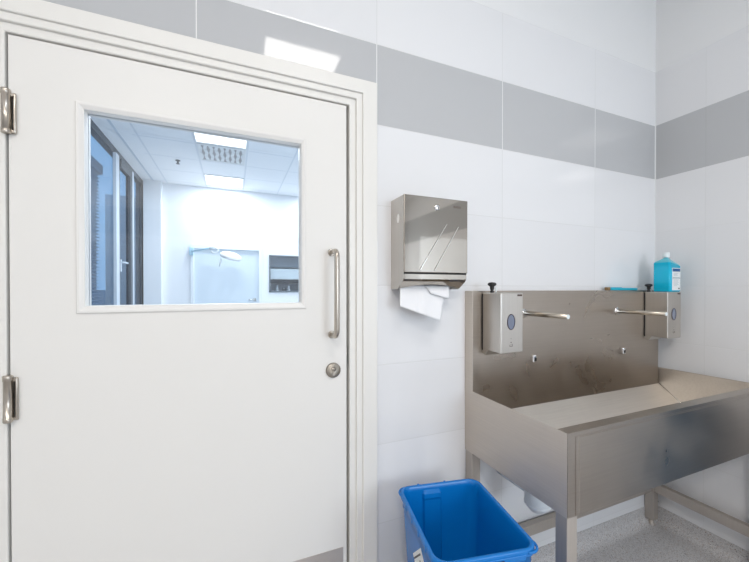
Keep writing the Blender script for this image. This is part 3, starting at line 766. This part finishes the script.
# lock
bm = bmesh.new(); lathe(bm, [(.0110, -pd-.001), (.0110, -pd-.0035), (.0085, -pd-.006), (.002, -pd-.0065)], (.6915-px0, 0, .2965), 'Y', 26)
lk2 = link('lock', bm, M['chrome'], pt)
bxo('keyhole', (.6935-px0, .6960-px0, -pd-.0071, -pd-.0060, .289, .299), M['black'], lk2)
bm = bmesh.new(); lathe(bm, [(.0105, -.0005), (.0105, .0005)], (0, 0, 0), 'X', 20)
vw = link('level_window', bm, M['steel_bright'], pt); vw.location = (-.0003, -.062, .255); vw.scale = (1, 1, 1.6)
tx_ = text('maker_name', 'IMPEX', .0125, (.7815-px0, -pd-.0017, .3045), (PI/2, 0, 0), M['brand'], pt)

# paper towel hanging out of the mouth
pp = empty('paper_towel', (.66, -.055, Z(0))); tag(pp, 'folded white paper towel hanging from the steel dispenser', 'paper towel')
def sheet(name, grid, thick, parent):
    bm = bmesh.new()
    R = [[bm.verts.new(p) for p in r] for r in grid]
    for a, b_ in zip(R, R[1:]):
        for i in range(len(a)-1): f = bm.faces.new((a[i], a[i+1], b_[i+1], b_[i])); f.smooth = True
    o = link(name, bm, M['paper'], parent)
    m_ = o.modifiers.new('sheet', 'SOLIDIFY'); m_.thickness = thick
    return o
def quad_grid(tl, tr, brr, bll, nu, nv, fy):
    g = []
    for j in range(nv+1):
        v = j/nv; row = []
        for i in range(nu+1):
            u = i/nu
            p = Vector(tl)*(1-u)*(1-v)+Vector(tr)*u*(1-v)+Vector(brr)*u*v+Vector(bll)*(1-u)*v
            row.append((p.x, p.y+fy(u, v), p.z))
        g.append(row)
    return g
back = quad_grid((-.088, .004, .012), (.122, .004, .012), (.100, -.008, -.040), (-.02, -.006, -.045), 16, 8, lambda u, v: .004*math.sin(PI*u)*v)
sheet('back_fold', back, .0012, pp)
front = quad_grid((-.090, .002, .014), (.108, .002, .012), (.062, -.032, -.122), (-.105, -.026, -.063), 26, 16,
                  lambda u, v: -.008*math.sin(PI*min(1, max(0, (u-.28)*2.4)))*(v**.8) + (.008*math.exp(-((u-.36-.10*v)/.05)**2)*v))
sheet('front_fold', front, .0020, pp)
flap = quad_grid((.010, -.001, .014), (.120, -.001, .014), (.106, -.022, -.040), (.030, -.016, -.018), 12, 6, lambda u, v: -.004*math.sin(PI*v))
sheet('corner_fold', flap, .0012, pp)

# ================================================================== BLUE BIN
TH = -math.radians(10.5)
c_, s_ = math.cos(TH), math.sin(TH)
bn = empty('waste_bin', (0, 0, 0), TH); tag(bn, 'open blue plastic waste bin standing on the floor beside the sink', 'waste bin')
bx0, bx1, by0, by1, zr = .546, .847, -.357, -.002, .600
# local frame: x along e1, y along e2
def lp(i, z, r): return [(x, y, z) for x, y in rrect(bx0+i, bx1-i, by0+i, by1-i, max(.006, r), 7)]
bm = bmesh.new()
loft(bm, [lp(.045, .002, .03), lp(.040, .008, .035), lp(.0100, .535, .036), lp(.0100, .548, .036), lp(.0065, .552, .038), lp(.0065, .577, .038),
          lp(.001, .579, .040), lp(0, .582, .040), lp(0, .597, .040), lp(.002, zr, .039), lp(.0075, zr+.001, .037), lp(.0105, zr-.003, .035),
          lp(.0125, .580, .034), lp(.016, .50, .033), lp(.043, .014, .03)], close_first=True, close_last=True)
link('shell', bm, M['bin'], bn)
# rib pressed into the inner back face
bm = bmesh.new()
def rib(z, h, i): return [(.640+h*i, by1-.0190-(.60-z)*.058*0-(.58-z)*.0640, z)]
zs = [.572, .560, .30, .02]
def yin(z): return by1 - (.0125 + (.58-z)/(.58-.014)*(.043-.0125))
cross = []
for z, wd, dp in ((.585, .030, .001), (.574, .036, .009), (.560, .037, .010), (.552, .036, .007), (.30, .034, .006), (.02, .032, .006)):
    y = yin(z); cx = .668
    cross.append([(cx-wd, y+.001, z), (cx-wd+.006, y-dp, z), (cx+wd-.006, y-dp, z), (cx+wd, y+.001, z)])
loft(bm, cross, smooth=False)
link('inner_rib', bm, M['bin'], bn, bevel=.002)
# slotted grip in the front lip and ribs under the left lip
bm = bmesh.new(); box(bm, .665, .715, by0+.0085-.012, by0+.010, .574, .582); box(bm, .655, .800, by0-.0025, by0+.010, .575, .590)
link('front_grip', bm, M['bin'], bn, bevel=.002)
bxo('grip_slot', (.690, .735, by0-.0042, by0-.0020, .580, .5845), M['dark'], bn)
for y in (-.10, -.16, -.22, -.28):
    bm = bmesh.new(); box(bm, bx0-.002, bx0+.008, y-.002, y+.002, .578, .598); link('lip_notch', bm, M['bin'], bn, bevel=.0008)
for x in (.62, .72):
    bm = bmesh.new(); lathe(bm, [(.0035, -.002), (.0035, .004), (.001, .005)], (x, by1-.004, zr-.001), 'Z', 10); link('lid_stud', bm, M['bin'], bn)
# corner loops
for (cx, cy, a0) in ((bx1-.040, by0+.040, -90), (bx0+.040, by1-.040, 90)):
    bm = bmesh.new()
    tube(bm, [(cx+(.0385+.0075*math.sin(PI*k/12))*math.cos(math.radians(a0+k*7.5)), cy+(.0385+.0075*math.sin(PI*k/12))*math.sin(math.radians(a0+k*7.5)), .592) for k in range(0, 13)], .0038, 10)
    link('corner_loop', bm, M['bin'], bn)
# sticker on the left face
def yl(z): return bx0 + .0100 + (.535-z)/.527*.0300 - .0008
bm = bmesh.new()
def onface(y, z, o=0): return (yl(z)-o, y, z)
st = [(-.134, .462), (-.216, .541), (-.300, .462), (-.215, .380)]
vs = [bm.verts.new(onface(*p)) for p in st]; vs2 = [bm.verts.new(onface(*p, .0008)) for p in st]
for i in range(4): bm.faces.new((vs[i], vs[(i+1) % 4], vs2[(i+1) % 4], vs2[i]))
bm.faces.new(vs); bm.faces.new(vs2[::-1])
sk_ = link('sticker', bm, M['label'], bn); sk_['label'] = 'white paper sticker'
bm = bmesh.new()
def bar(a, b, wdt):
    a, b = Vector(a), Vector(b); d = (b-a).normalized(); n = Vector((-d.y, d.x))*wdt/2
    q = [a+n, b+n, b-n, a-n]
    v = [bm.verts.new(onface(p.x, p.y, .0012)) for p in q]; v2 = [bm.verts.new(onface(p.x, p.y, .0016)) for p in q]
    for i in range(4): bm.faces.new((v[i], v[(i+1) % 4], v2[(i+1) % 4], v2[i]))
    bm.faces.new(v2)
bar((-.145, .455), (-.214, .521), .005)
bar((-.205, .495), (-.262, .450), .008); bar((-.225, .500), (-.250, .478), .006)
bar((-.190, .470), (-.240, .425), .003)
link('sticker_print', bm, M['ink'], sk_)

# ------------------------------------------------------------------ second bin, added out of view for the blue reflection in the trough front
def copy_tree(o, parent=None):
    c = o.copy(); COL.objects.link(c)
    if parent is not None: c.parent = parent
    for ch in list(o.children): copy_tree(ch, c)
    return c
b2 = copy_tree(bn)
b2.scale = (.60, .80, 1.28); b2.rotation_euler = (0, 0, math.radians(2)); b2.location = (1.655, -.70, 0)
b2['label'] = 'taller unseen navy bin, added against the right wall for its reflection in the trough front'
M['bin_navy'] = plain('dull_navy_plastic', (0.02, 0.12, 0.25), 0.45)
for ch in b2.children:
    if ch.material_slots and ch.material_slots[0].material == M['bin']:
        ch.material_slots[0].link = 'OBJECT'; ch.material_slots[0].material = M['bin_navy']
